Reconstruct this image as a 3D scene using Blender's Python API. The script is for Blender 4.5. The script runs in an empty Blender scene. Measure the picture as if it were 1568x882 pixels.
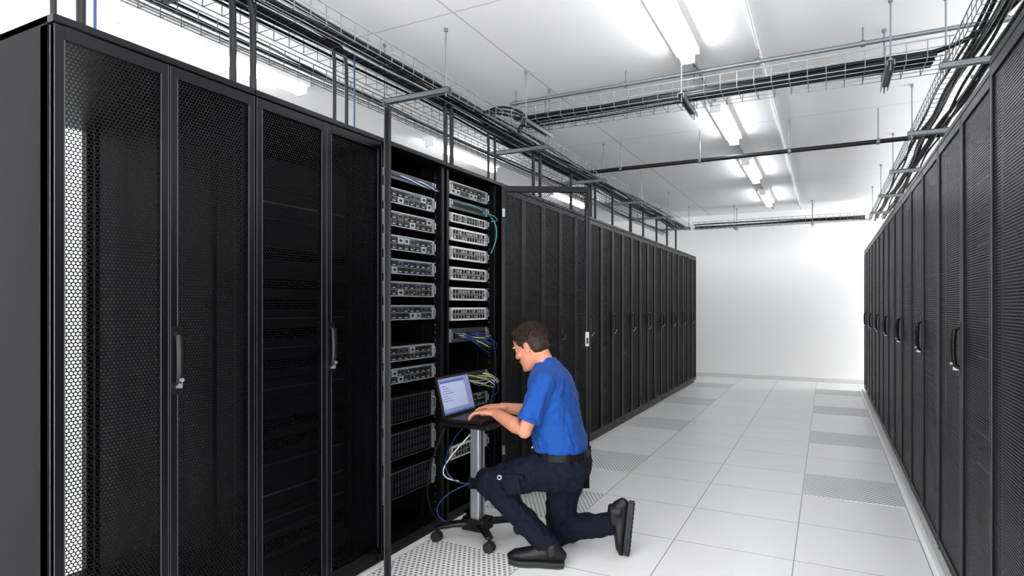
import bpy, math, random
from mathutils import Vector, Matrix
random.seed(7)
scene = bpy.context.scene
scene.view_settings.view_transform = 'Standard'

# ------------------------------------------------------------------ materials
def lin(c):
    return tuple(((v/255)/12.92 if v/255 <= 0.04045 else ((v/255+0.055)/1.055)**2.4) for v in c)+(1.0,)

def newmat(name):
    m = bpy.data.materials.new(name); m.use_nodes = True
    nt = m.node_tree
    return m, nt, nt.nodes['Principled BSDF'], nt.nodes['Material Output']

def pbr(name, rgb, rough=0.5, metal=0.0, noise=0.0, nscale=40, bump=0.0, bscale=200, emit=0.0, sheen=0.0, sss=0.0, spec=None, fold=0.0):
    m, nt, b, o = newmat(name)
    c = lin(rgb)
    b.inputs['Base Color'].default_value = c
    b.inputs['Roughness'].default_value = rough
    b.inputs['Metallic'].default_value = metal
    if spec is not None: b.inputs['Specular IOR Level'].default_value = spec
    if sheen: b.inputs['Sheen Weight'].default_value = sheen
    if sss:
        b.inputs['Subsurface Weight'].default_value = sss
        b.inputs['Subsurface Radius'].default_value = (0.012, 0.005, 0.003)
    tc = nt.nodes.new('ShaderNodeTexCoord')
    if noise > 0:
        n = nt.nodes.new('ShaderNodeTexNoise'); n.inputs['Scale'].default_value = nscale
        nt.links.new(tc.outputs['Object'], n.inputs['Vector'])
        r = nt.nodes.new('ShaderNodeMapRange')
        r.inputs['To Min'].default_value = 1-noise; r.inputs['To Max'].default_value = 1+noise
        nt.links.new(n.outputs['Fac'], r.inputs['Value'])
        x = nt.nodes.new('ShaderNodeVectorMath'); x.operation = 'SCALE'
        x.inputs[0].default_value = c[:3]
        nt.links.new(r.outputs[0], x.inputs['Scale'])
        nt.links.new(x.outputs[0], b.inputs['Base Color'])
    if bump > 0:
        n2 = nt.nodes.new('ShaderNodeTexNoise'); n2.inputs['Scale'].default_value = bscale
        nt.links.new(tc.outputs['Object'], n2.inputs['Vector'])
        bp = nt.nodes.new('ShaderNodeBump'); bp.inputs['Strength'].default_value = bump
        bp.inputs['Distance'].default_value = 0.002
        nt.links.new(n2.outputs['Fac'], bp.inputs['Height'])
        if fold > 0:
            mp = nt.nodes.new('ShaderNodeMapping'); mp.inputs['Scale'].default_value = (1, 1, .55)
            mp.inputs['Rotation'].default_value = (0, .6, 0)
            nt.links.new(tc.outputs['Object'], mp.inputs['Vector'])
            n3 = nt.nodes.new('ShaderNodeTexNoise'); n3.inputs['Scale'].default_value = 11; n3.inputs['Detail'].default_value = 1.5
            n3.inputs['Distortion'].default_value = 1.3
            nt.links.new(mp.outputs[0], n3.inputs['Vector'])
            b3 = nt.nodes.new('ShaderNodeBump'); b3.inputs['Strength'].default_value = fold; b3.inputs['Distance'].default_value = .03
            nt.links.new(n3.outputs['Fac'], b3.inputs['Height']); nt.links.new(b3.outputs[0], bp.inputs['Normal'])
        nt.links.new(bp.outputs[0], b.inputs['Normal'])
    if emit > 0:
        b.inputs['Emission Color'].default_value = c
        b.inputs['Emission Strength'].default_value = emit
    return m

def mnode(nt, op, a, b=None, c=None):
    n = nt.nodes.new('ShaderNodeMath'); n.operation = op
    for i, v in enumerate((a, b, c)):
        if v is None: continue
        if isinstance(v, (int, float)): n.inputs[i].default_value = v
        else: nt.links.new(v, n.inputs[i])
    return n.outputs[0]

def hexdist(nt, u, v, p):
    def lat(o):
        fu = mnode(nt, 'MULTIPLY', mnode(nt, 'SUBTRACT', mnode(nt, 'FRACT', mnode(nt, 'ADD', mnode(nt, 'DIVIDE', u, p), o)), .5), p)
        q = p*1.7320508
        fv = mnode(nt, 'MULTIPLY', mnode(nt, 'SUBTRACT', mnode(nt, 'FRACT', mnode(nt, 'ADD', mnode(nt, 'DIVIDE', v, q), o)), .5), q)
        return mnode(nt, 'SQRT', mnode(nt, 'ADD', mnode(nt, 'MULTIPLY', fu, fu), mnode(nt, 'MULTIPLY', fv, fv)))
    return mnode(nt, 'MINIMUM', lat(0.0), lat(0.5))

def perf(name, rgb, pitch, rr, rough=0.4, spec=.5):
    m, nt, b, o = newmat(name)
    b.inputs['Base Color'].default_value = lin(rgb)
    b.inputs['Roughness'].default_value = rough
    b.inputs['Metallic'].default_value = 0.2
    b.inputs['Specular IOR Level'].default_value = spec
    tc = nt.nodes.new('ShaderNodeTexCoord'); s = nt.nodes.new('ShaderNodeSeparateXYZ')
    nt.links.new(tc.outputs['Object'], s.inputs[0])
    d = hexdist(nt, s.outputs[1], s.outputs[2], pitch)
    hole = mnode(nt, 'LESS_THAN', d, pitch*rr)
    t = nt.nodes.new('ShaderNodeBsdfTransparent'); mx = nt.nodes.new('ShaderNodeMixShader')
    nt.links.new(hole, mx.inputs[0]); nt.links.new(b.outputs[0], mx.inputs[1]); nt.links.new(t.outputs[0], mx.inputs[2])
    nt.links.new(mx.outputs[0], o.inputs['Surface'])
    return m

def floor_mat():
    m, nt, b, o = newmat('raised_floor_laminate')
    g = nt.nodes.new('ShaderNodeNewGeometry'); s = nt.nodes.new('ShaderNodeSeparateXYZ')
    nt.links.new(g.outputs['Position'], s.inputs[0])
    T = 0.62
    def axis(v, off):
        q = mnode(nt, 'DIVIDE', mnode(nt, 'SUBTRACT', v, off), T)
        f = mnode(nt, 'FRACT', q)
        e = mnode(nt, 'MULTIPLY', mnode(nt, 'MINIMUM', f, mnode(nt, 'SUBTRACT', 1.0, f)), T)
        return mnode(nt, 'FLOOR', q), e
    cx, ex = axis(s.outputs[0], -0.15); cy, ey = axis(s.outputs[1], 3.50)
    e = mnode(nt, 'MINIMUM', ex, ey)
    line = mnode(nt, 'LESS_THAN', e, 0.0022)
    cv = nt.nodes.new('ShaderNodeCombineXYZ'); nt.links.new(cx, cv.inputs[0]); nt.links.new(cy, cv.inputs[1])
    wn = nt.nodes.new('ShaderNodeTexWhiteNoise'); nt.links.new(cv.outputs[0], wn.inputs['Vector'])
    n = nt.nodes.new('ShaderNodeTexNoise'); n.inputs['Scale'].default_value = 90; n.inputs['Detail'].default_value = 4
    nt.links.new(g.outputs['Position'], n.inputs['Vector'])
    val = mnode(nt, 'ADD', 0.735, mnode(nt, 'ADD', mnode(nt, 'MULTIPLY', wn.outputs['Value'], 0.03), mnode(nt, 'MULTIPLY', n.outputs['Fac'], 0.12)))
    cc = nt.nodes.new('ShaderNodeCombineXYZ')
    nt.links.new(val, cc.inputs[0]); nt.links.new(mnode(nt, 'MULTIPLY', val, 0.995), cc.inputs[1]); nt.links.new(mnode(nt, 'MULTIPLY', val, 0.985), cc.inputs[2])
    mx = nt.nodes.new('ShaderNodeMix'); mx.data_type = 'RGBA'
    nt.links.new(line, mx.inputs[0]); nt.links.new(cc.outputs[0], mx.inputs[6]); mx.inputs[7].default_value = (0.14, 0.14, 0.14, 1)
    nt.links.new(mx.outputs[2], b.inputs['Base Color'])
    b.inputs['Roughness'].default_value = 0.33
    return m

def vent_mat():
    m, nt, b, o = newmat('perforated_tile_steel')
    g = nt.nodes.new('ShaderNodeNewGeometry'); s = nt.nodes.new('ShaderNodeSeparateXYZ')
    nt.links.new(g.outputs['Position'], s.inputs[0])
    d = hexdist(nt, s.outputs[0], s.outputs[1], 0.030)
    hole = mnode(nt, 'LESS_THAN', d, 0.0085)
    mx = nt.nodes.new('ShaderNodeMix'); mx.data_type = 'RGBA'
    nt.links.new(hole, mx.inputs[0]); mx.inputs[6].default_value = (.80, .80, .79, 1); mx.inputs[7].default_value = (.15, .15, .15, 1)
    nt.links.new(mx.outputs[2], b.inputs['Base Color']); b.inputs['Roughness'].default_value = .45
    return m

def ceil_mat():
    m, nt, b, o = newmat('painted_ceiling')
    g = nt.nodes.new('ShaderNodeNewGeometry'); s = nt.nodes.new('ShaderNodeSeparateXYZ')
    nt.links.new(g.outputs['Position'], s.inputs[0])
    def ln(v, off, T, w):
        f = mnode(nt, 'FRACT', mnode(nt, 'DIVIDE', mnode(nt, 'SUBTRACT', v, off), T))
        return mnode(nt, 'LESS_THAN', mnode(nt, 'MULTIPLY', mnode(nt, 'MINIMUM', f, mnode(nt, 'SUBTRACT', 1.0, f)), T), w)
    l = mnode(nt, 'MAXIMUM', ln(s.outputs[0], -1.94, 1.54, .006), ln(s.outputs[1], 3.0, 3.1, .005))
    n = nt.nodes.new('ShaderNodeTexNoise'); n.inputs['Scale'].default_value = 1.5; n.inputs['Detail'].default_value = 5
    nt.links.new(g.outputs['Position'], n.inputs['Vector'])
    val = mnode(nt, 'ADD', .77, mnode(nt, 'MULTIPLY', n.outputs['Fac'], .08))
    val = mnode(nt, 'SUBTRACT', val, mnode(nt, 'MULTIPLY', l, .3))
    cc = nt.nodes.new('ShaderNodeCombineXYZ')
    for i in range(3): nt.links.new(val, cc.inputs[i])
    nt.links.new(cc.outputs[0], b.inputs['Base Color']); b.inputs['Roughness'].default_value = .8
    return m

M = {}
M['wall'] = pbr('white_wall_paint', (244, 244, 243), .85, noise=.01, nscale=2)
M['floor'] = floor_mat(); M['vent'] = vent_mat(); M['ceil'] = ceil_mat()
M['cab'] = pbr('black_powder_coat', (8, 8, 10), .36, .05, bump=.05, bscale=600, spec=.14)
M['edge'] = pbr('satin_dark_edge', (46, 47, 52), .32, .5)
M['glint_hinge'] = pbr('grey_glint_and_hinge', (110, 112, 118), .35, .5)
M['panel'] = pbr('charcoal_side_panel', (9, 9, 11), .5, 0, noise=.05, nscale=3, spec=.04)
M['inner'] = pbr('black_interior', (3, 3, 4), .65, spec=.08)
M['perf'] = perf('perforated_black_steel', (6, 6, 8), .0125, .385, spec=.12)
M['perfr'] = perf('perforated_steel_sheen', (38, 39, 43), .0125, .36)  # same mesh as the left row, greyed for light reflected at grazing angles
M['alu'] = pbr('brushed_aluminium', (170, 172, 175), .35, .8)
M['galv'] = pbr('galvanised_steel', (115, 122, 125), .4, .6, noise=.12, nscale=30)
M['black'] = pbr('black_plastic', (10, 10, 12), .4, spec=.25)
M['rubber'] = pbr('black_rubber', (10, 10, 11), .65)
M['cable'] = pbr('black_cable_jacket', (10, 10, 12), .5, spec=.3)
M['blue'] = pbr('blue_patch_cable', (16, 44, 100), .4)
M['yellow'] = pbr('yellow_green_patch_cable', (160, 172, 84), .4)
M['white'] = pbr('white_plastic', (185, 185, 182), .45)
M['teal'] = pbr('teal_patch_cable', (50, 120, 120), .4)
M['silver'] = pbr('server_bezel_silver', (135, 138, 141), .4, .4)
M['sgrey'] = pbr('server_bezel_grey', (56, 58, 62), .4, .4)
M['port'] = pbr('port_black', (8, 8, 10), .5, spec=.2)
M['led'] = pbr('green_led', (60, 255, 120), .5, emit=.4)
M['bled'] = pbr('blue_led', (70, 140, 255), .5, emit=.6)
M['lamp'] = pbr('lamp_diffuser', (248, 250, 255), .4, emit=32)
M['lamph'] = pbr('lamp_housing', (215, 216, 216), .5)
M['skin'] = pbr('skin', (184, 124, 98), .6, noise=.10, nscale=45, bump=.3, bscale=260, sss=.08, spec=.3)
M['lips'] = pbr('lip_skin', (160, 92, 78), .5)
M['hair'] = pbr('dark_brown_hair', (40, 28, 21), .6, noise=.3, nscale=120, bump=.8, bscale=250, spec=.25)
M['polo'] = pbr('royal_blue_polo', (2, 60, 132), .8, noise=.06, nscale=25, bump=.25, bscale=900, sheen=.03, fold=.9, spec=.3)
M['navy'] = pbr('navy_work_trousers', (3, 8, 25), .85, noise=.15, nscale=18, bump=.25, bscale=700, fold=1.0, spec=.2)
M['belt'] = pbr('black_leather', (8, 7, 8), .5, bump=.2, bscale=150, spec=.2)
M['boot'] = pbr('black_boot_leather', (14, 14, 17), .5, bump=.3, bscale=120, spec=.3)
M['sole'] = pbr('boot_sole_rubber', (24, 25, 28), .7)
M['eye'] = pbr('eye_white', (190, 186, 180), .3)
M['iris'] = pbr('eye_iris', (40, 45, 45), .2)
M['screen'] = pbr('laptop_screen', (110, 120, 155), .3, emit=.3)
M['scrw'] = pbr('screen_window', (145, 152, 180), .3, emit=.35)
M['scrb'] = pbr('screen_titlebar', (60, 80, 130), .3, emit=.2)

# ------------------------------------------------------------------ mesh builder
class MB:
    def __init__(s): s.v = []; s.f = []; s.m = []; s.mats = []
    def mi(s, k):
        if k not in s.mats: s.mats.append(k)
        return s.mats.index(k)
    def add(s, vs, fs, k):
        o = len(s.v); s.v += [tuple(v) for v in vs]; i = s.mi(k)
        for f in fs: s.f.append([o+a for a in f]); s.m.append(i)
    def box(s, x0, x1, y0, y1, z0, z1, k, mat=None):
        if x0 > x1: x0, x1 = x1, x0
        if y0 > y1: y0, y1 = y1, y0
        vs = [Vector(p) for p in ((x0,y0,z0),(x1,y0,z0),(x1,y1,z0),(x0,y1,z0),(x0,y0,z1),(x1,y0,z1),(x1,y1,z1),(x0,y1,z1))]
        if mat: vs = [mat @ v for v in vs]
        s.add(vs, [(0,3,2,1),(4,5,6,7),(0,1,5,4),(1,2,6,5),(2,3,7,6),(3,0,4,7)], k)
    def tube(s, pts, rad, k, n=10, flat=None, caps=True, round_ends=False):
        pts = [Vector(p) for p in pts]
        if isinstance(rad, (int, float)): rad = [rad]*len(pts)
        rad = [r if isinstance(r, tuple) else (r, r) for r in rad]
        t0 = (pts[1]-pts[0]).normalized()
        up = Vector(flat) if flat else (Vector((0,0,1)) if abs(t0.z) < .9 else Vector((1,0,0)))
        u = (up - t0*up.dot(t0)).normalized()
        if round_ends:
            ta = (pts[0]-pts[1]).normalized(); tb = (pts[-1]-pts[-2]).normalized()
            P = []; R = []
            for a in (85, 60, 30):
                c, sn = math.cos(math.radians(a)), math.sin(math.radians(a)); r = rad[0]
                P.append(pts[0]+ta*min(r)*sn); R.append((r[0]*c, r[1]*c))
            P += pts; R += rad
            for a in (30, 60, 85):
                c, sn = math.cos(math.radians(a)), math.sin(math.radians(a)); r = rad[-1]
                P.append(pts[-1]+tb*min(r)*sn); R.append((r[0]*c, r[1]*c))
            pts, rad = P, R
        vs = []; L = len(pts)
        for i in range(L):
            if i == 0: t = pts[1]-pts[0]
            elif i == L-1: t = pts[-1]-pts[-2]
            else: t = (pts[i+1]-pts[i]).normalized()+(pts[i]-pts[i-1]).normalized()
            if t.length < 1e-9: t = pts[i]-pts[i-1]
            t.normalize()
            u = u - t*u.dot(t)
            if u.length < 1e-6: u = t.orthogonal()
            u.normalize(); w = t.cross(u)
            for j in range(n):
                a = 2*math.pi*j/n
                vs.append(pts[i]+u*(math.cos(a)*rad[i][0])+w*(math.sin(a)*rad[i][1]))
        fs = []
        for i in range(L-1):
            for j in range(n):
                k2 = (j+1) % n
                fs.append((i*n+j, i*n+k2, (i+1)*n+k2, (i+1)*n+j))
        if caps:
            fs.append(tuple(range(n-1, -1, -1))); fs.append(tuple((L-1)*n+j for j in range(n)))
        s.add(vs, fs, k)
    def ell(s, c, r, k, R=None, n=20, m=12):
        c = Vector(c); vs = []; fs = []
        if isinstance(r, (int, float)): r = (r, r, r)
        vs.append(Vector((0,0,-r[2])))
        for i in range(1, m):
            p = -math.pi/2+math.pi*i/m
            for j in range(n):
                a = 2*math.pi*j/n
                vs.append(Vector((r[0]*math.cos(p)*math.cos(a), r[1]*math.cos(p)*math.sin(a), r[2]*math.sin(p))))
        vs.append(Vector((0,0,r[2])))
        if R: vs = [R @ v for v in vs]
        vs = [v+c for v in vs]
        for j in range(n): fs.append((0, 1+(j+1)%n, 1+j))
        for i in range(m-2):
            for j in range(n):
                a = 1+i*n; b = 1+(i+1)*n; k2 = (j+1)%n
                fs.append((a+j, a+k2, b+k2, b+j))
        e = len(vs)-1; a = 1+(m-2)*n
        for j in range(n): fs.append((a+j, a+(j+1)%n, e))
        s.add(vs, fs, k)
    def rings(s, rs, k, n=28, p=2.0):
        vs = []
        for r in rs:
            z, cx, a, b = r[:4]; cy = r[4] if len(r) > 4 else 0
            for j in range(n):
                t = 2*math.pi*j/n; c, sn = math.cos(t), math.sin(t)
                vs.append((cx+a*math.copysign(abs(c)**(2/p), c), cy+b*math.copysign(abs(sn)**(2/p), sn), z))
        fs = []
        for i in range(len(rs)-1):
            for j in range(n):
                k2 = (j+1) % n; fs.append((i*n+j, i*n+k2, (i+1)*n+k2, (i+1)*n+j))
        fs.append(tuple(range(n-1, -1, -1))); fs.append(tuple((len(rs)-1)*n+j for j in range(n)))
        s.add(vs, fs, k)
    def obj(s, name, parent=None, smooth=False, bevel=0.0, angle=40, remesh=0, sm=0, disp=None, loc=None, rot=None):
        me = bpy.data.meshes.new(name); me.from_pydata(s.v, [], s.f); me.update()
        for k in s.mats: me.materials.append(M[k])
        for p, i in zip(me.polygons, s.m): p.material_index = i
        if smooth or remesh:
            me.shade_smooth()
            if not remesh: me.set_sharp_from_angle(angle=math.radians(angle))
        o = bpy.data.objects.new(name, me); scene.collection.objects.link(o)
        if loc: o.location = loc
        if rot: o.rotation_euler = rot
        if parent: o.parent = parent
        if bevel > 0:
            b = o.modifiers.new('bevel', 'BEVEL'); b.width = bevel; b.segments = 2; b.limit_method = 'ANGLE'
        if remesh:
            r = o.modifiers.new('remesh', 'REMESH'); r.mode = 'VOXEL'; r.voxel_size = remesh; r.use_smooth_shade = True
            if sm:
                q = o.modifiers.new('smooth', 'SMOOTH'); q.factor = .5; q.iterations = sm
        if disp:
            t = bpy.data.textures.new(name+'_folds', 'CLOUDS'); t.noise_scale = disp[1]; t.noise_depth = 2
            d = o.modifiers.new('folds', 'DISPLACE'); d.texture = t; d.strength = disp[0]; d.mid_level = .5; d.texture_coords = 'LOCAL'
        return o

def empty(name, loc=(0,0,0), rotz=0.0, parent=None):
    e = bpy.data.objects.new(name, None); scene.collection.objects.link(e)
    e.location = loc; e.rotation_euler = (0, 0, rotz); e.empty_display_size = .1
    if parent: e.parent = parent
    return e

# ------------------------------------------------------------------ room
XL, XR, H, CEIL = -2.03, 0.53, 2.20, 3.05
RX0, RX1, RY0, RY1 = -4.7, 3.0, -2.6, 11.95
def slab(name, *a):
    b = MB(); b.box(*a); return b.obj(name)
slab('floor', RX0-.1, RX1+.1, RY0-.1, RY1+.1, -.1, 0, 'floor')
slab('ceiling', RX0-.1, RX1+.1, RY0-.1, RY1+.1, CEIL, CEIL+.1, 'ceil')
slab('wall_back', RX0, RX1, RY1, RY1+.1, 0, CEIL, 'wall')
slab('wall_left', RX0-.1, RX0, RY0, RY1, 0, CEIL, 'wall')
slab('baseboard_back', RX0, RX1, RY1-.012, RY1, 0, .07, 'lamph')

for (cx, ys) in ((-1.70, (2.57, 3.81, 5.05, 6.91, 8.77, 10.63)), (.16, (5.05, 6.91, 8.77, 10.63))):
    for y in ys:
        b = MB(); b.box(cx-.305, cx+.305, y-.305, y+.305, 0, .003, 'vent')
        b.obj('perforated_floor_tile')

# ------------------------------------------------------------------ lamps
def lamp(x, y, L=1.2):
    e = empty('fluorescent_lamp', (x, y, CEIL))
    b = MB(); b.box(-.075, .075, -L/2, L/2, -.045, 0, 'lamph')
    b.box(-.045, .045, -L/2, -L/2+.03, -.105, -.04, 'lamph'); b.box(-.045, .045, L/2-.03, L/2, -.105, -.04, 'lamph')
    b.obj('housing', e, bevel=.004)
    b = MB(); b.tube([(0, -L/2+.03, -.078), (0, L/2-.03, -.078)], [(.028, .042), (.028, .042)], 'lamp', n=16, flat=(0, 0, 1))
    b.obj('diffuser', e, smooth=True)
for y in (-.9, 1.33, 3.56, 5.85, 8.0, 10.1): lamp(-.82, y)
for y in (-.4, 2.72, 5.75, 8.8): lamp(-3.57, y, 1.38)
for y in (1.5, 5.5, 9.5): lamp(1.95, y)  # unseen lamps added behind the right row for brightness
b = MB()
b.tube([(-.82, -2, CEIL-.012), (-.82, 11.5, CEIL-.012)], .011, 'galv', n=8)
b.tube([(-.40, -2, CEIL-.012), (-.40, 11.5, CEIL-.012)], .010, 'lamph', n=8)
b.obj('ceiling_conduit', smooth=True)

# ------------------------------------------------------------------ cabinet doors
def handle(b, yc, zc, s):
    b.box(0, s*.005, yc-.02, yc+.02, zc-.12, zc+.12, 'black')
    b.tube([(s*.004, yc, zc+.095), (s*.020, yc, zc+.085), (s*.025, yc, zc+.03), (s*.024, yc, zc-.04), (s*.018, yc, zc-.075), (s*.004, yc, zc-.085)],
           [(.009, .013), (.011, .015), (.011, .015), (.010, .014), (.010, .012), (.010, .012)], 'black', n=12)
    b.tube([(s*.015, yc, zc-.065), (s*.037, yc, zc-.068)], .007, 'alu', n=12)
    b.box(s*.006, s*.026, yc-.006, yc+.007, zc-.096, zc-.075, 'alu')

def door(name, parent, loc, rotz, w, z0, z1, s=1, pm='perf', hy=None, bw=.028, latch=False):
    """leaf in its own frame: y 0..w (w may be negative), outer face at x=0 towards s"""
    e = empty(name, loc, rotz, parent)
    b = MB(); t = -s*.028; a, c = (0, w) if w > 0 else (w, 0)
    b.box(t, 0, a, a+bw, z0, z1, 'cab'); b.box(t, 0, c-bw, c, z0, z1, 'cab')
    b.box(t, 0, a+bw, c-bw, z1-.04, z1, 'cab'); b.box(t, 0, a+bw, c-bw, z0, z0+.05, 'cab')
    for q in (a+bw, c-bw): b.box(-s*.004, s*.0015, q-.002, q+.002, z0+.05, z1-.04, 'edge')  # lighter strips on the leaf edges imitate reflected highlights
    b.box(-s*.02, s*.001, a, a+.003, z0, z1, 'edge'); b.box(-s*.02, s*.001, c-.003, c, z0, z1, 'edge')
    if latch:
        q = w-math.copysign(.02, w)
        b.box(t-s*.022, t, q-.013, q+.013, 1.05, 1.15, 'alu'); b.box(t-s*.03, t-s*.022, q-.006, q+.006, 1.07, 1.11, 'black')
        b.box(t-s*.012, t, q-.004, q+.004, .2, 2.0, 'edge')
        for zz in (.3, 1.95): b.box(t-s*.02, t, .005*math.copysign(1, w), .025*math.copysign(1, w), zz, zz+.06, 'glint_hinge')
    b.obj('frame', e, bevel=.0025)
    b = MB(); x = -s*.008
    b.add([(x, a+bw, z0+.05), (x, c-bw, z0+.05), (x, c-bw, z1-.04), (x, a+bw, z1-.04)], [(0, 1, 2, 3)], pm)
    b.obj('mesh_panel', e)
    if hy is not None:
        b = MB(); handle(b, hy, 1.14, s); b.obj('swing_handle', e, smooth=True, angle=35)
    return e

def carcass(parent, xf, y0, y1, s, depth=1.16, back=True, fill=True):
    b = MB(); xi = xf-s*.03; xb = xf-s*depth
    b.box(xi, xb, y0, y0+.018, .02, H, 'panel'); b.box(xi, xb, y1-.018, y1, .02, H, 'panel')
    b.box(xf, xb, y0, y1, H-.025, H, 'cab'); b.box(xi, xb, y0, y1, 0, .06, 'cab')
    for q in (y0, y1-.04):
        b.box(xi, xi-s*.045, q+.0, q+.04, .06, H-.025, 'cab'); b.box(xb, xb+s*.045, q, q+.04, .06, H-.025, 'cab')
    if s < 0: b.box(xf+.002, xi, y1-.003, y1+.005, .03, H-.02, 'glint_hinge')  # grey strip painted in place of the lit cabinet edge
    if back: b.box(xb, xb+s*.015, y0+.04, y1-.04, .06, H-.025, 'inner')
    for q in (y0+.075, y1-.095):
        b.box(xi-s*.1, xi-s*.12, q, q+.02, .06, H-.03, 'inner')
        b.box(xb+s*.2, xb+s*.22, q, q+.02, .06, H-.03, 'inner')
    b.obj('carcass', parent, bevel=.003)
    if fill:
        b = MB(); z = .12
        while z < 2.05:
            h = random.choice((.044, .089, .089, .133))
            if z+h > 2.1: break
            b.box(xi-s*.12, xi-s*.75, y0+.1, y1-.1, z, z+h-.004, 'inner')
            if random.random() < .4: b.box(xi-s*.118, xi-s*.122, y0+.12, y1-.12, z+h*.48, z+h*.54, 'edge')
            z += h+random.choice((0, .0, .045))
        b.obj('rack_equipment', parent)

def cabinet(y0, y1, xf, s, pm, back=True, fill=True):
    e = empty('server_cabinet')
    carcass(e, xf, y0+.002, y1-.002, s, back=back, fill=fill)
    mid = (y0+y1)/2
    door('door_near', e, (xf, y0+.004, 0), 0, mid-y0-.006, .05, H-.03, s, pm)
    door('door_far', e, (xf, mid+.002, 0), 0, y1-mid-.006, .05, H-.03, s, pm, hy=.022)
    return e

cabinet(.97, 1.69, XL, 1, 'perf', back=False, fill=False)
cabinet(1.69, 2.47, XL, 1, 'perf')
for i in range(10): cabinet(3.76+.72*i, 3.76+.72*(i+1), XL, 1, 'perf')
RB = [1.15, 2.67, 3.93, 5.11, 6.29, 7.47, 8.65, 9.83, 11.0]
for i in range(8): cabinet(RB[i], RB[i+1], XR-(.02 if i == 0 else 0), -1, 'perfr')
b = MB(); b.box(XR-.035, XR-.022, 1.15, 11.0, 0, .035, 'lamph'); b.obj('trim_1')

# ------------------------------------------------------------------ open racks with servers
def server(parent, name, xf, y0, y1, zc, h, style):
    b = MB(); z0, z1 = zc-h/2, zc+h/2; sr = random.Random(int(zc*1000)+int(y0*100))
    b.box(xf-.65, xf-.012, y0+.01, y1-.01, z0, z1, 'port')
    for q in (y0, y1-.022):   # ears
        b.box(xf-.012, xf+.004, q, q+.022, z0+.002, z1-.002, 'silver' if style != 'storage' else 'alu')
        b.tube([(xf+.004, q+.011, z0+h*.25), (xf+.018, q+.011, z0+h*.3), (xf+.018, q+.011, z1-h*.3), (xf+.004, q+.011, z1-h*.25)], .0035, 'alu', n=6)
    ya, yb = y0+.024, y1-.024
    if style == 'drives':
        b.box(xf-.012, xf-.004, ya, yb, z0+.001, z1-.001, 'silver')
        b.box(xf-.004, xf+.003, ya, yb, z1-.007, z1-.001, 'silver'); b.box(xf-.004, xf+.003, ya, yb, z0+.001, z0+.005, 'silver')
        n = 8; rows = 2 if h > .06 else 1; w = (yb-ya)/n; rh = (h-.016)/rows
        for i in range(n):
            for r in range(rows):
                a = ya+i*w+.002; zz = z0+.006+r*rh; v = sr.random()
                b.box(xf-.004, xf+.001, a, a+w-.004, zz+.002, zz+rh-.002, 'port' if v < .62 else ('silver' if v < .8 else 'sgrey'))
                if v < .62:
                    b.box(xf+.001, xf+.005, a+.004, a+w*.5, zz+.006, zz+rh*.34, 'silver')
                    if v < .3:
                        for q in range(3): b.box(xf+.001, xf+.002, a+.004, a+w-.01, zz+rh*(.48+.14*q), zz+rh*(.53+.14*q), 'sgrey')
                else:
                    b.box(xf+.001, xf+.003, a+w*.25, a+w*.65, zz+rh*.3, zz+rh*.7, 'port')
                if (i+r) % 4 == 0: b.box(xf+.001, xf+.003, a+w*.7, a+w*.78, zz+rh*.5, zz+rh*.6, 'bled' if r else 'led')
    elif style == 'switch':
        b.box(xf-.012, xf, ya, yb, z0+.001, z1-.001, 'white')
        n = 12; w = (yb-ya-.03)/n
        for i in range(n):
            for r in (0, 1):
                zz = z0+h*(.14+.40*r)
                b.box(xf-.002, xf+.0015, ya+.02+i*w+.003, ya+.02+(i+1)*w-.004, zz, zz+h*.30, 'port')
                if sr.random() < .4: b.box(xf+.0015, xf+.004, ya+.02+i*w+.008, ya+.02+(i+1)*w-.009, zz+.004, zz+h*.22, 'silver')
        b.box(xf, xf+.002, ya, yb, z0+h*.46, z0+h*.52, 'sgrey')
    elif style == 'patch':
        b.box(xf-.012, xf, ya, yb, z0, z1, 'sgrey')
        n = 14; w = (yb-ya)/n
        for i in range(n): b.box(xf-.002, xf+.002, ya+i*w+.004, ya+(i+1)*w-.004, z0+h*.3, z1-h*.3, 'port')
    else:
        b.box(xf-.012, xf-.006, ya, yb, z0+.001, z1-.001, 'inner')
        b.box(xf-.006, xf+.002, ya, yb, z1-.008, z1-.003, 'sgrey'); b.box(xf-.006, xf+.002, ya, yb, z0+.002, z0+.006, 'edge')
        n = 16; w = (yb-ya)/n
        for i in range(n):
            for r in range(3):
                rh = (h-.02)/3
                b.box(xf-.006, xf-.001, ya+i*w+.004, ya+(i+1)*w-.004, z0+.012+r*rh+.003, z0+.01+(r+1)*rh-.003, 'cab')
                b.box(xf-.001, xf+.002, ya+i*w+.005, ya+i*w+.008, z0+.016+r*rh, z0+.008+(r+1)*rh, 'edge')
    b.obj(name, parent)

def open_rack(y0, y1, units):
    e = empty('open_server_rack')
    carcass(e, XL, y0, y1, 1, fill=False)
    b = MB()   # cage-nut strips
    for q in (y0+.045, y1-.06):
        b.box(XL-.075, XL-.07, q, q+.018, .08, 2.14, 'cab')
        for i in range(44): b.box(XL-.07, XL-.068, q+.006, q+.012, .1+i*.0465, .106+i*.0465, 'alu')
    b.obj('mounting_strips', e)
    c = (y0+y1)/2+.01; i = 1
    for (z, h, st) in units:
        server(e, 'server_%d' % i, XL-.07, c-.241, c+.241, z, h, st); i += 1
    return e
R1 = [(2.05, .044, 'patch'), (1.937, .085, 'drives'), (1.81, .085, 'drives'), (1.68, .085, 'drives'), (1.55, .085, 'drives'), (1.426, .085, 'drives'), (1.295, .085, 'drives'),
      (1.067, .085, 'drives'), (.945, .085, 'drives'), (.753, .15, 'storage'), (.556, .15, 'storage'), (.345, .15, 'storage')]
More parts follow.
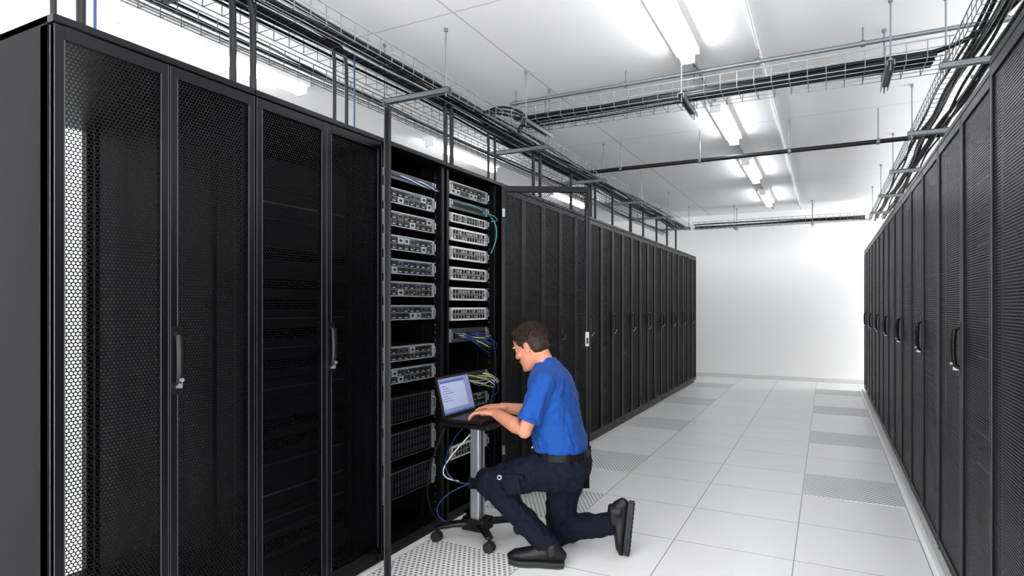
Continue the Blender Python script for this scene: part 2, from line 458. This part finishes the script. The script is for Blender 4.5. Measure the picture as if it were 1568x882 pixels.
R2 = [(2.08, .085, 'drives'), (1.98, .06, 'patch'), (1.895, .06, 'switch'), (1.79, .085, 'switch'), (1.67, .085, 'switch'), (1.54, .085, 'switch'), (1.41, .085, 'switch'), (1.28, .085, 'switch'),
      (1.144, .088, 'patch'), (.862, .06, 'patch'), (.70, .085, 'drives'), (.40, .085, 'switch')]
e1 = open_rack(2.47, 3.10, R1); e2 = open_rack(3.10, 3.76, R2)
door('door', e1, (XL+.005, 2.475, 0), math.radians(-140.4), .575, .05, H-.03, 1, 'perf')
door('door', e2, (XL+.005, 3.75, 0), math.radians(120.5), -.62, .05, H-.03, 1, 'perf', hy=-.595, latch=True)

def bez(p0, p1, p2, p3, n=14):
    p0, p1, p2, p3 = map(Vector, (p0, p1, p2, p3)); r = []
    for i in range(n+1):
        t = i/n; r.append(p0*(1-t)**3+p1*3*t*(1-t)**2+p2*3*t*t*(1-t)+p3*t**3)
    return r
b = MB()
for zc, k, n in ((1.144, 'blue', 11), (1.144, 'yellow', 3), (.862, 'yellow', 5), (.862, 'blue', 3), (1.98, 'teal', 2), (.862, 'white', 3)):
    for i in range(n):
        y = 3.24+random.random()*.4; z = zc+random.uniform(-.02, .02)
        d = random.uniform(.03, .14)
        b.tube(bez((XL-.07, y, z), (XL+.02, y, z), (XL+.03, y+.15, z-d), (XL-.05, 3.70, z-d*random.uniform(.2, 1.3))), .0036, k, n=6)
for i in range(5):
    y = 2.6+i*.08
    b.tube(bez((XL-.07, y, 2.05), (XL+.01, y, 2.04), (XL+.0, y+.1, 2.0), (XL-.04, 3.03, 2.02)), .003, 'white' if i % 2 else 'blue', n=6)
b.tube(bez((XL-.05, 3.7, 1.95), (XL, 3.72, 1.9), (XL, 3.72, 1.8), (XL-.05, 3.7, 1.7)), .004, 'teal', n=6)
for i in range(3):
    b.tube(bez((XL-.03, 3.69-.01*i, 1.1), (XL+.02, 3.7, .9), (XL+.01, 3.68, .7), (XL-.06, 3.5+.04*i, .42)), .0035, ('blue', 'black', 'cable')[i], n=6)
b.obj('rack_patch_cords', e2, smooth=True)

# ------------------------------------------------------------------ cable trays
def basket(name, p0, p1, width, zb, hgt=.10, axis='y', step=.10, ncab=12, cr=.011, struts=(), slen=.25, parent=None):
    c, w = width; e = empty(name, parent=parent)
    def P(l, t, z): return (t, l, z) if axis == 'y' else (l, t, z)
    b = MB(); r = .0028
    for i in range(5): b.tube([P(p0, c-w/2+w*i/4, zb), P(p1, c-w/2+w*i/4, zb)], r, 'galv', n=5)
    for sg in (-1, 1):
        for hh in (hgt*.5, hgt): b.tube([P(p0, c+sg*w/2, zb+hh), P(p1, c+sg*w/2, zb+hh)], r*(1.3 if hh == hgt else 1), 'galv', n=5)
    n = int((p1-p0)/step)
    for i in range(n+1):
        l = p0+i*step
        b.tube([P(l, c-w/2, zb+hgt), P(l, c-w/2, zb-.003), P(l, c+w/2, zb-.003), P(l, c+w/2, zb+hgt)], r, 'galv', n=5)
    b.obj('wire_basket', e, smooth=True, angle=60)
    b = MB(); rnd = random.Random(int(abs(p0*100))+int(abs(c*100)))
    for i in range(ncab):
        t0 = c-w*.40+w*.8*(i+.5)/ncab; ph = rnd.random()*6; z0 = zb+cr+.004+rnd.random()*.045
        pts = []; l = p0+.01
        while l < p1:
            pts.append(P(l, t0+.02*math.sin(l*1.1+ph)+.008*math.sin(l*4+ph*2), z0+.012*math.sin(l*1.7+ph*3))); l += .22
        b.tube(pts, cr*rnd.uniform(.6, 1.15), 'cable' if rnd.random() < .92 else 'sgrey', n=7)
    if ncab: b.obj('cable_bundle', e, smooth=True, angle=60)
    b = MB()
    for l in struts:
        q = slen
        def bx(l0, l1, t0, t1, z0, z1, k):
            if axis == 'y': b.box(t0, t1, l0, l1, z0, z1, k)
            else: b.box(l0, l1, t0, t1, z0, z1, k)
        bx(l-.02, l+.02, c-q, c+q, zb-.012, zb-.008, 'galv')
        bx(l-.02, l-.016, c-q, c+q, zb-.04, zb-.008, 'galv'); bx(l+.016, l+.02, c-q, c+q, zb-.04, zb-.008, 'galv')
        for sg in (-1, 1):
            t = c+sg*(q-.03)
            b.tube([P(l, t, zb-.06), P(l, t, CEIL)], .0045, 'galv', n=6)
            b.tube([P(l, t, zb-.008), P(l, t, zb+.004)], .012, 'galv', n=6)
            b.tube([P(l, t, CEIL-.02), P(l, t, CEIL)], .012, 'galv', n=6)
    if struts: b.obj('hanger_struts', e)
    return e
ys = [.15+1.5*i for i in range(8)]
t1 = basket('cable_tray', -1.5, 11.2, (-2.33, .36), 2.69, ncab=15, struts=ys, slen=.27)
basket('low_basket', -1.5, 11.2, (-2.60, .12), 2.63, hgt=.05, ncab=3, cr=.008, parent=t1)
basket('cable_tray', -1.5, 11.3, (.78, .32), 2.69, ncab=12, struts=[1.1+1.5*i for i in range(7)], slen=.22)
t3 = basket('cable_tray', -2.1, .62, (4.2, .30), 2.71, axis='x', ncab=12, struts=(-1.95, -.83, .32), slen=.24)
basket('cable_tray', -2.1, .62, (11.15, .26), 2.71, axis='x', ncab=6, struts=(-1.4, -.2), slen=.2)
b = MB()
for y in (1.12, 1.2, 1.80, 1.90, 2.45, 2.55, 3.5, 3.56, 4.14, 4.26, 4.95, 5.0, 5.8, 6.5, 6.62, 7.2, 7.9, 8.0, 8.7, 9.4, 10.1, 10.7):
    x = -2.33+random.uniform(-.03, .03)
    b.tube(bez((x+.02, y-.16, 2.74), (x+.01, y-.04, 2.745), (x, y, 2.73), (x, y, 2.60), 10)+[Vector((x, y, H+.001))], .015 if random.random() < .7 else .010, 'cable', n=9)
    b.tube([(x, y, H+.001), (x, y, H+.02)], .024, 'black', n=12)
for y in (1.22, 1.905, 2.56): b.tube([(-2.315, y+.02, 2.72), (-2.315, y+.02, H+.001)], .005, 'blue', n=8)
b.obj('cable_drops', t1, smooth=True, angle=50)
b = MB()
for i in range(3):
    b.tube(bez((-2.28, 3.9-.04*i, 2.75), (-2.22, 4.1, 2.90-.04*i), (-2.15, 4.2, 2.88-.04*i), (-1.98, 4.17+.03*i, 2.745)), .009, 'cable', n=8)
    b.tube(bez((.3, 4.12+.04*i, 2.75), (.6, 4.15, 2.76), (.75, 4.1, 2.78), (.76+.02*i, 3.6, 2.76)), .011, 'cable', n=8)
    b.tube(bez((-2.3, 4.9, 2.75), (-2.28, 4.4, 2.76), (-2.2, 4.2+.03*i, 2.76), (-1.8, 4.15+.03*i, 2.75)), .010, 'cable', n=8)
b.obj('cable_loops', t3, smooth=True)
def pipe(name, y, z, r, k, x0, x1, clips):
    b = MB(); b.tube([(x0, y, z), (x1, y, z)], r, k, n=12)
    for x in clips:
        b.tube([(x-.012, y, z), (x+.012, y, z)], r+.007, 'galv', n=12); b.tube([(x, y, z), (x, y, CEIL)], .005, 'galv', n=6)
    b.obj(name, smooth=True, angle=50)
pipe('ceiling_pipe', 4.32, 2.95, .014, 'galv', -2.25, 1.3, (-2.2, -1.3, -.4, .2, .9))
pipe('ceiling_pipe', 6.14, 2.76, .020, 'cable', -2.4, 1.3, (-1.9, -1.1, -.3, .4))

# ------------------------------------------------------------------ laptop cart
cx, cy = -1.765, 2.985
e = empty('laptop_cart', (cx, cy, 0))
b = MB()
b.box(-.145, .175, -.185, .20, .668, .686, 'black'); b.box(-.06, .06, -.07, .07, .64, .668, 'black')
b.obj('tray', e, bevel=.006)
b = MB(); b.box(-.028, .028, -.036, .036, .12, .65, 'alu'); b.box(-.032, .032, -.012, .012, .12, .64, 'sgrey')
b.box(-.04, .04, -.05, .05, .30, .36, 'black')
b.obj('column', e, bevel=.005)
b = MB(); b.box(-.07, .07, -.06, .06, .065, .13, 'black')
wh = ((-.19, -.13), (.15, -.13), (-.18, .19), (.17, .19))
for wx, wy in wh:
    b.tube([(0, 0, .10), (wx*.6, wy*.6, .095), (wx, wy, .08)], [(.022, .032), (.018, .028), (.013, .024)], 'black', n=12, round_ends=True)
b.obj('base', e, smooth=True, angle=40, bevel=.004)
b = MB()
for wx, wy in wh:
    b.tube([(wx, wy-.020, .030), (wx, wy-.006, .030)], .030, 'rubber', n=20); b.tube([(wx, wy+.006, .030), (wx, wy+.020, .030)], .030, 'rubber', n=20)
    b.tube([(wx, wy-.005, .03), (wx, wy+.005, .03)], .018, 'black', n=16); b.tube([(wx, wy, .03), (wx, wy, .085)], .009, 'black', n=10)
b.obj('casters', e, smooth=True)
b = MB()
b.tube(bez((.0, .05, .66), (-.16, -.1, .45), (-.25, -.12, .35), (-.10, -.04, .33)), .004, 'white', n=7)
b.tube(bez((-.1, .1, .66), (-.22, -.1, .5), (-.12, -.22, .35), (-.02, -.05, .33)), .0032, 'blue', n=7)
b.tube(bez((-.02, -.05, .33), (-.22, -.12, .25), (-.22, -.15, .15), (-.15, -.1, .11)), .0032, 'blue', n=7)
b.tube(bez((-.02, .05, .33), (.05, .12, .25), (-.1, .25, .3), (-.27, .35, .42)), .004, 'black', n=7)
b.tube(bez((-.1, -.185, .66), (-.2, -.25, .4), (-.26, -.18, .2), (-.22, -.05, .08)), .004, 'cable', n=7)
b.obj('cables', e, smooth=True)

# ------------------------------------------------------------------ laptop
LZ = .6865
e = empty('laptop', (-1.88, 2.995, LZ))
b = MB(); b.box(0, .235, -.172, .172, .002, .018, 'black'); b.box(.01, .225, -.165, .165, .0, .003, 'rubber')
b.obj('base', e, bevel=.004)
b = MB()
for r in range(5):
    for c in range(14):
        b.box(.03+r*.0195, .046+r*.0195, -.155+c*.0222, -.155+c*.0222+.0185, .018, .0205, 'edge')
b.box(.155, .215, -.05, .05, .018, .0188, 'edge')
b.obj('keyboard', e)
R = Matrix.Translation((0, 0, .016)) @ Matrix.Rotation(math.radians(-15), 4, 'Y')
b = MB(); b.box(-.008, 0, -.172, .172, 0, .235, 'black', mat=R); b.obj('lid', e, bevel=.003)
b = MB(); b.box(0, .001, -.160, .160, .018, .222, 'screen', mat=R)
b.box(.001, .0015, -.150, .10, .05, .205, 'scrw', mat=R); b.box(.0015, .002, -.150, .10, .195, .207, 'scrb', mat=R)
for i in range(7): b.box(.0015, .002, -.14, -.14+.05+.02*(i*5 % 4), .175-i*.014, .178-i*.014, 'scrb', mat=R)
b.box(.001, .0015, -.16, .16, .018, .028, 'scrb', mat=R)
b.obj('screen', e)

# ------------------------------------------------------------------ technician
man = empty('kneeling_technician', (-1.26, 3.007, 0), math.radians(190))
Lsh, Rsh = Vector((.052, .166, .945)), Vector((.064, -.162, .945))
Lel, Rel = Vector((.135, .235, .70)), Vector((.16, -.25, .71))
Lwr, Rwr = Vector((.345, .085, .757)), Vector((.37, -.10, .757))
b = MB()
b.rings([(.535, .0, .132, .160), (.56, .002, .142, .170), (.60, .006, .144, .172), (.68, .018, .138, .172), (.76, .030, .134, .176), (.84, .042, .130, .184), (.90, .052, .124, .188),
         (.945, .059, .112, .184), (.975, .064, .098, .165), (.998, .068, .082, .132), (1.015, .071, .070, .098), (1.035, .074, .060, .072)], 'polo', p=2.2)
for sh, el in ((Lsh, Lel), (Rsh, Rel)):
    b.ell(sh, (.064, .060, .058), 'polo')
    mid = sh.lerp(el, .5); end = sh.lerp(el, .80)
    b.tube([sh, mid, end], [.062, .060, .060], 'polo', n=18)
b.obj('polo_shirt', man, remesh=.0075, sm=8, disp=(.018, .07))
b = MB()
b.rings([(1.012, .072, .070, .080), (1.03, .078, .064, .068), (1.05, .086, .060, .062), (1.058, .089, .056, .058), (1.03, .082, .054, .056)], 'polo', n=28)
for sh, el in ((Lsh, Lel), (Rsh, Rel)):
    b.tube([sh.lerp(el, .76), sh.lerp(el, .82)], [.0625, .0615], 'polo', n=24)
b.obj('collar_and_cuffs', man, smooth=True)
Lk, Rk = Vector((.355, .165, .405)), Vector((.035, -.12, .078))
La, Ra = Vector((.055, .145, .12)), Vector((-.27, -.105, .165))
b = MB()
b.rings([(.57, .0, .136, .165), (.53, -.004, .146, .176), (.48, -.01, .152, .184), (.43, -.005, .14, .175), (.39, .0, .10, .12)], 'navy', p=2.2)
b.ell((-.065, .075, .47), (.09, .095, .10), 'navy'); b.ell((-.065, -.075, .47), (.09, .095, .10), 'navy')
b.tube([(-.0, .09, .47), (.10, .115, .465), (.23, .145, .435), Lk], [.105, .10, .085, .07], 'navy', n=20, round_ends=True)
b.ell(Lk, (.07, .068, .075), 'navy')
b.tube([Lk, Lk.lerp(La, .3), Lk.lerp(La, .6), La, La+Vector((-.012, 0, -.03))], [.066, .068, .064, .060, .063], 'navy', n=20)
b.tube([(-.01, -.09, .46), (.01, -.105, .33), (.03, -.115, .19), Rk+Vector((0, 0, .02))], [.108, .098, .083, .072], 'navy', n=20, round_ends=True)
b.ell(Rk, (.078, .07, .074), 'navy')
b.tube([Rk, Rk.lerp(Ra, .35)+Vector((0, 0, .01)), Rk.lerp(Ra, .7), Ra], [.068, .072, .064, .058], 'navy', n=20)
b.obj('work_trousers', man, remesh=.0075, sm=4, disp=(.028, .06))
b = MB()
b.tube([(.16, .235, .43), (.24, .236, .415)], [(.05, .008), (.045, .008)], 'navy', n=12, flat=(0, 0, 1))
b.box(.14, .245, .215, .243, .455, .475, 'navy')
b.tube([(.272, .215, .45), (.272, .228, .452)], .012, 'white', n=16)
b.tube([(.272, .228, .452), (.272, .230, .452)], .008, 'navy', n=16)
b.obj('cargo_pocket', man, smooth=True, bevel=.004)
b = MB()
n = 40; vs = []; fs = []
for i in range(n):
    a = 2*math.pi*i/n
    for (dr, z) in ((.0, .538), (.006, .538), (.006, .572), (.0, .572)):
        c, s_ = math.cos(a), math.sin(a); p = 2.2
        vs.append(((.143+dr)*math.copysign(abs(c)**(2/p), c), (.171+dr)*math.copysign(abs(s_)**(2/p), s_), z))
for i in range(n):
    j = (i+1) % n
    for q in range(4): fs.append((i*4+q, j*4+q, j*4+(q+1) % 4, i*4+(q+1) % 4))
b.add(vs, fs, 'belt'); b.box(.147, .156, -.025, .025, .536, .574, 'alu')
for a in (30, 75, 120, 160, 200, 240, 285, 330):
    c, s_ = math.cos(math.radians(a)), math.sin(math.radians(a))
    b.box(.152*c-.007, .152*c+.007, .18*s_-.007, .18*s_+.007, .530, .578, 'navy')
b.obj('belt', man, smooth=True)
def boot(name, H0, T, S, ank):
    T = Vector(T).normalized(); S = Vector(S).normalized(); U = -S
    b = MB()
    secs = [(.005, .020, .030), (.03, .034, .045), (.07, .036, .052), (.12, .037, .045), (.165, .043, .036), (.21, .046, .030), (.25, .040, .026), (.275, .024, .018)]
    b.tube([H0+T*s+U*(.022+h) for s, w, h in secs], [(h, w) for s, w, h in secs], 'boot', n=20, flat=tuple(U), round_ends=True)
    b.tube([H0+T*.055+U*.06, H0+T*.060+U*.10, ank], [.045, .044, .046], 'boot', n=18)
    b.obj(name, man, remesh=.005, sm=3)
    b = MB(); W = T.cross(U)
    for (u0, u1, g) in ((0, .012, .004), (.012, .028, .0)):
        vs = []; pr = [(0, .024), (.03, .036), (.08, .036), (.13, .036), (.18, .046), (.23, .046), (.265, .036), (.286, .018)]
        outl = [(s, w+g) for s, w in pr]+[(s, -w-g) for s, w in reversed(pr)]
        n = len(outl)
        for u in (u0, u1):
            for s, w in outl: vs.append(H0+T*(s-.004)+W*w+U*u)
        b.add(vs, [tuple(range(n-1, -1, -1)), tuple(range(n, 2*n))]+[(i, (i+1) % n, n+(i+1) % n, n+i) for i in range(n)], 'sole')
    for i in range(11):
        s = .015+i*.025
        for sg in (-1, 1):
            p = H0+T*s+W*sg*.0165; R3 = Matrix((T, W, U)).transposed().to_4x4(); R3.translation = p
            b.box(-.007, .007, -.014, .014, -.004 if S.z > -.5 else 0, .004, 'rubber', mat=R3)
    for i in range(5):
        q = H0+T*(.10+.02*i)+U*(.115-.012*i)
        b.tube([q-W*.022-U*.01, q, q+W*.022-U*.01], .003, 'rubber', n=6)
    b.obj(name+'_sole', man, smooth=True, angle=30, bevel=.002)
boot('boot_left', Vector((-.045, .145, 0)), (1, .12, 0), (0, 0, -1), La+Vector((-.01, 0, .0)))
boot('boot_right', Vector((-.375, -.10, .282)), (.10, 0, -1), (-1, 0, -.10), Ra)

def arm(name, sh, el, wr, side, hdir):
    b = MB()
    b.tube([sh.lerp(el, .45), el, el.lerp(wr, .3), el.lerp(wr, .7), wr], [.046, .038, .041, .033, (.022, .028)], 'skin', n=18, round_ends=True)
    b.ell(el, .037, 'skin')
    f = Vector(hdir).normalized(); up = (Vector((0, 0, 1))-f*f.z).normalized(); lat = up.cross(f)*side
    b.tube([wr-f*.02, wr+f*.02, wr+f*.055, wr+f*.088], [(.020, .027), (.018, .032), (.016, .040), (.012, .039)], 'skin', n=18, flat=tuple(up), round_ends=True)
    fl = [(.030, .038, .024, .019), (.010, .043, .028, .021), (-.011, .040, .025, .020), (-.031, .031, .019, .018)]
    curls = [(8, 32, 52), (12, 38, 58), (14, 40, 58), (10, 34, 52)]
    for (o, a1, a2, a3), cu in zip(fl, curls):
        p = wr+f*.080+lat*o+up*.001; pts = [p-f*.02, p]; rad = [.0095, .0092]
        d0 = (f+lat*o*2.5).normalized()
        for L, an, r in zip((a1, a2, a3), cu, (.0085, .0077, .0065)):
            c, s_ = math.cos(math.radians(an)), math.sin(math.radians(an))
            p = p+(d0*c-up*s_)*L; pts.append(p); rad.append(r)
        b.tube(pts, rad, 'skin', n=10, round_ends=True)
    b.tube([wr+f*.02+lat*.018-up*.004, wr+f*.048+lat*.040-up*.010, wr+f*.078+lat*.052-up*.018, wr+f*.104+lat*.052-up*.026], [.015, .012, .0098, .0078], 'skin', n=10, round_ends=True)
    b.obj(name, man, remesh=.0032, sm=3)
def latsign(f, want):
    f = Vector(f).normalized(); up = (Vector((0, 0, 1))-f*f.z).normalized(); return 1 if up.cross(f).y*want > 0 else -1
arm('arm_left', Lsh, Lel, Lwr, latsign((1, -.08, 0), -1), (1, -.08, -.02))
arm('arm_right', Rsh, Rel, Rwr, latsign((1, .05, 0), 1), (1, .05, -.02))
head = empty('head', (.168, .0, 1.112), 0, man)
head.rotation_euler = (0, math.radians(23), math.radians(-11))
b = MB()
prof = [(-.120, .066, .030, .018), (-.110, .080, .006, .033), (-.092, .085, -.030, .047), (-.07, .083, -.055, .057), (-.045, .083, -.066, .062), (-.02, .083, -.078, .067), (.005, .081, -.088, .071),
        (.03, .087, -.094, .074), (.055, .084, -.096, .075), (.08, .068, -.088, .068), (.10, .040, -.062, .052), (.112, .010, -.03, .028)]
b.rings([(z, (f+k)/2, (f-k)/2, w) for z, f, k, w in prof], 'skin', n=32, p=2.15)
b.tube([(.080, 0, .018), (.092, 0, -.006), (.103, 0, -.024), (.099, 0, -.033)], [(.009, .008), (.009, .008), (.0085, .010), (.007, .011)], 'skin', n=12, round_ends=True)
b.ell((.091, .010, -.031), (.009, .007, .007), 'skin'); b.ell((.091, -.010, -.031), (.009, .007, .007), 'skin')
b.ell((.078, .030, .024), (.012, .022, .007), 'skin'); b.ell((.078, -.030, .024), (.012, .022, .007), 'skin')
b.ell((.084, 0, -.056), (.009, .022, .007), 'skin'); b.ell((.082, 0, -.070), (.009, .018, .006), 'skin'); b.ell((.074, 0, -.104), (.018, .022, .014), 'skin')
for sg in (-1, 1):
    b.ell((.050, sg*.048, -.025), (.024, .014, .020), 'skin')
    b.ell((-.012, sg*.078, -.006), (.016, .006, .029), 'skin', R=Matrix.Rotation(math.radians(12), 3, 'Y'))
    b.ell((-.020, sg*.082, .002), (.011, .005, .021), 'skin', R=Matrix.Rotation(math.radians(12), 3, 'Y'))
    b.ell((-.008, sg*.079, -.030), (.007, .005, .009), 'skin')
b.tube([(-.030, 0, -.02), (-.038, 0, -.08), (-.052, 0, -.165)], [.055, .052, .050], 'skin', n=22, round_ends=True)
b.obj('head_and_neck', head, remesh=.0034, sm=4)
b = MB()
for sg in (-1, 1):
    b.ell((.066, sg*.031, .004), (.013, .012, .008), 'eye'); b.ell((.0765, sg*.031, .002), (.004, .005, .005), 'iris')
    b.ell((.068, sg*.031, .010), (.014, .014, .006), 'skin'); b.ell((.067, sg*.031, -.003), (.013, .013, .005), 'skin')
    b.tube([(.086, sg*.012, .027), (.087, sg*.03, .031), (.074, sg*.048, .027)], [.003, .004, .002], 'hair', n=8)
b.ell((.0885, 0, -.0575), (.005, .018, .004), 'lips'); b.ell((.0865, 0, -.067), (.005, .015, .004), 'lips')
b.obj('face_features', head, smooth=True)
b = MB()
hc = Vector((-.016, 0, .042)); hr = Vector((.098, .083, .083))
b.ell(hc, tuple(hr), 'hair', n=36, m=24)
b.ell((-.048, 0, -.008), (.053, .071, .062), 'hair', n=28, m=18)
b.ell((.045, 0, .098), (.036, .052, .020), 'hair', n=24, m=14)
for sg in (-1, 1): b.ell((.010, sg*.066, .014), (.010, .008, .022), 'hair')
b.obj('hair', head, remesh=.004, sm=2, disp=(.006, .012))
b = MB(); rr = random.Random(3)
for i in range(2200):
    a = rr.uniform(0, 2*math.pi); zz = rr.uniform(-.15, 1); q = math.sqrt(1-zz*zz)
    nrm = Vector((q*math.cos(a), q*math.sin(a), zz))
    p = hc+Vector((nrm.x*hr.x, nrm.y*hr.y, nrm.z*hr.z))
    if p.x > .045 and p.z < .088: continue
    if p.x > .0 and p.z < .05: continue
    d = (nrm*.7+Vector((rr.uniform(-.3, .6), rr.uniform(-.4, .4), .1))).normalized()
    b.tube([p-d*.004, p+d*.004, p+d*.009+Vector((.002, 0, -.001))], [.0016, .0012, .0003], 'hair', n=4)
b.obj('hair_strands', head)

# ------------------------------------------------------------------ world + camera
w = bpy.data.worlds.new('open_side_fill'); scene.world = w; w.use_nodes = True
w.node_tree.nodes['Background'].inputs[0].default_value = (.98, .985, 1, 1)
w.node_tree.nodes['Background'].inputs[1].default_value = 8.0  # bright white world added as fill through the open front and right sides
cam = bpy.data.cameras.new('camera'); co = bpy.data.objects.new('camera', cam); scene.collection.objects.link(co)
co.location = (0, 0, 1.33); co.rotation_euler = (math.radians(90), 0, math.radians(27.35))
cam.sensor_width = 36; cam.lens = 36*930/1568; cam.shift_y = 28/1568; cam.clip_start = .02
scene.camera = co
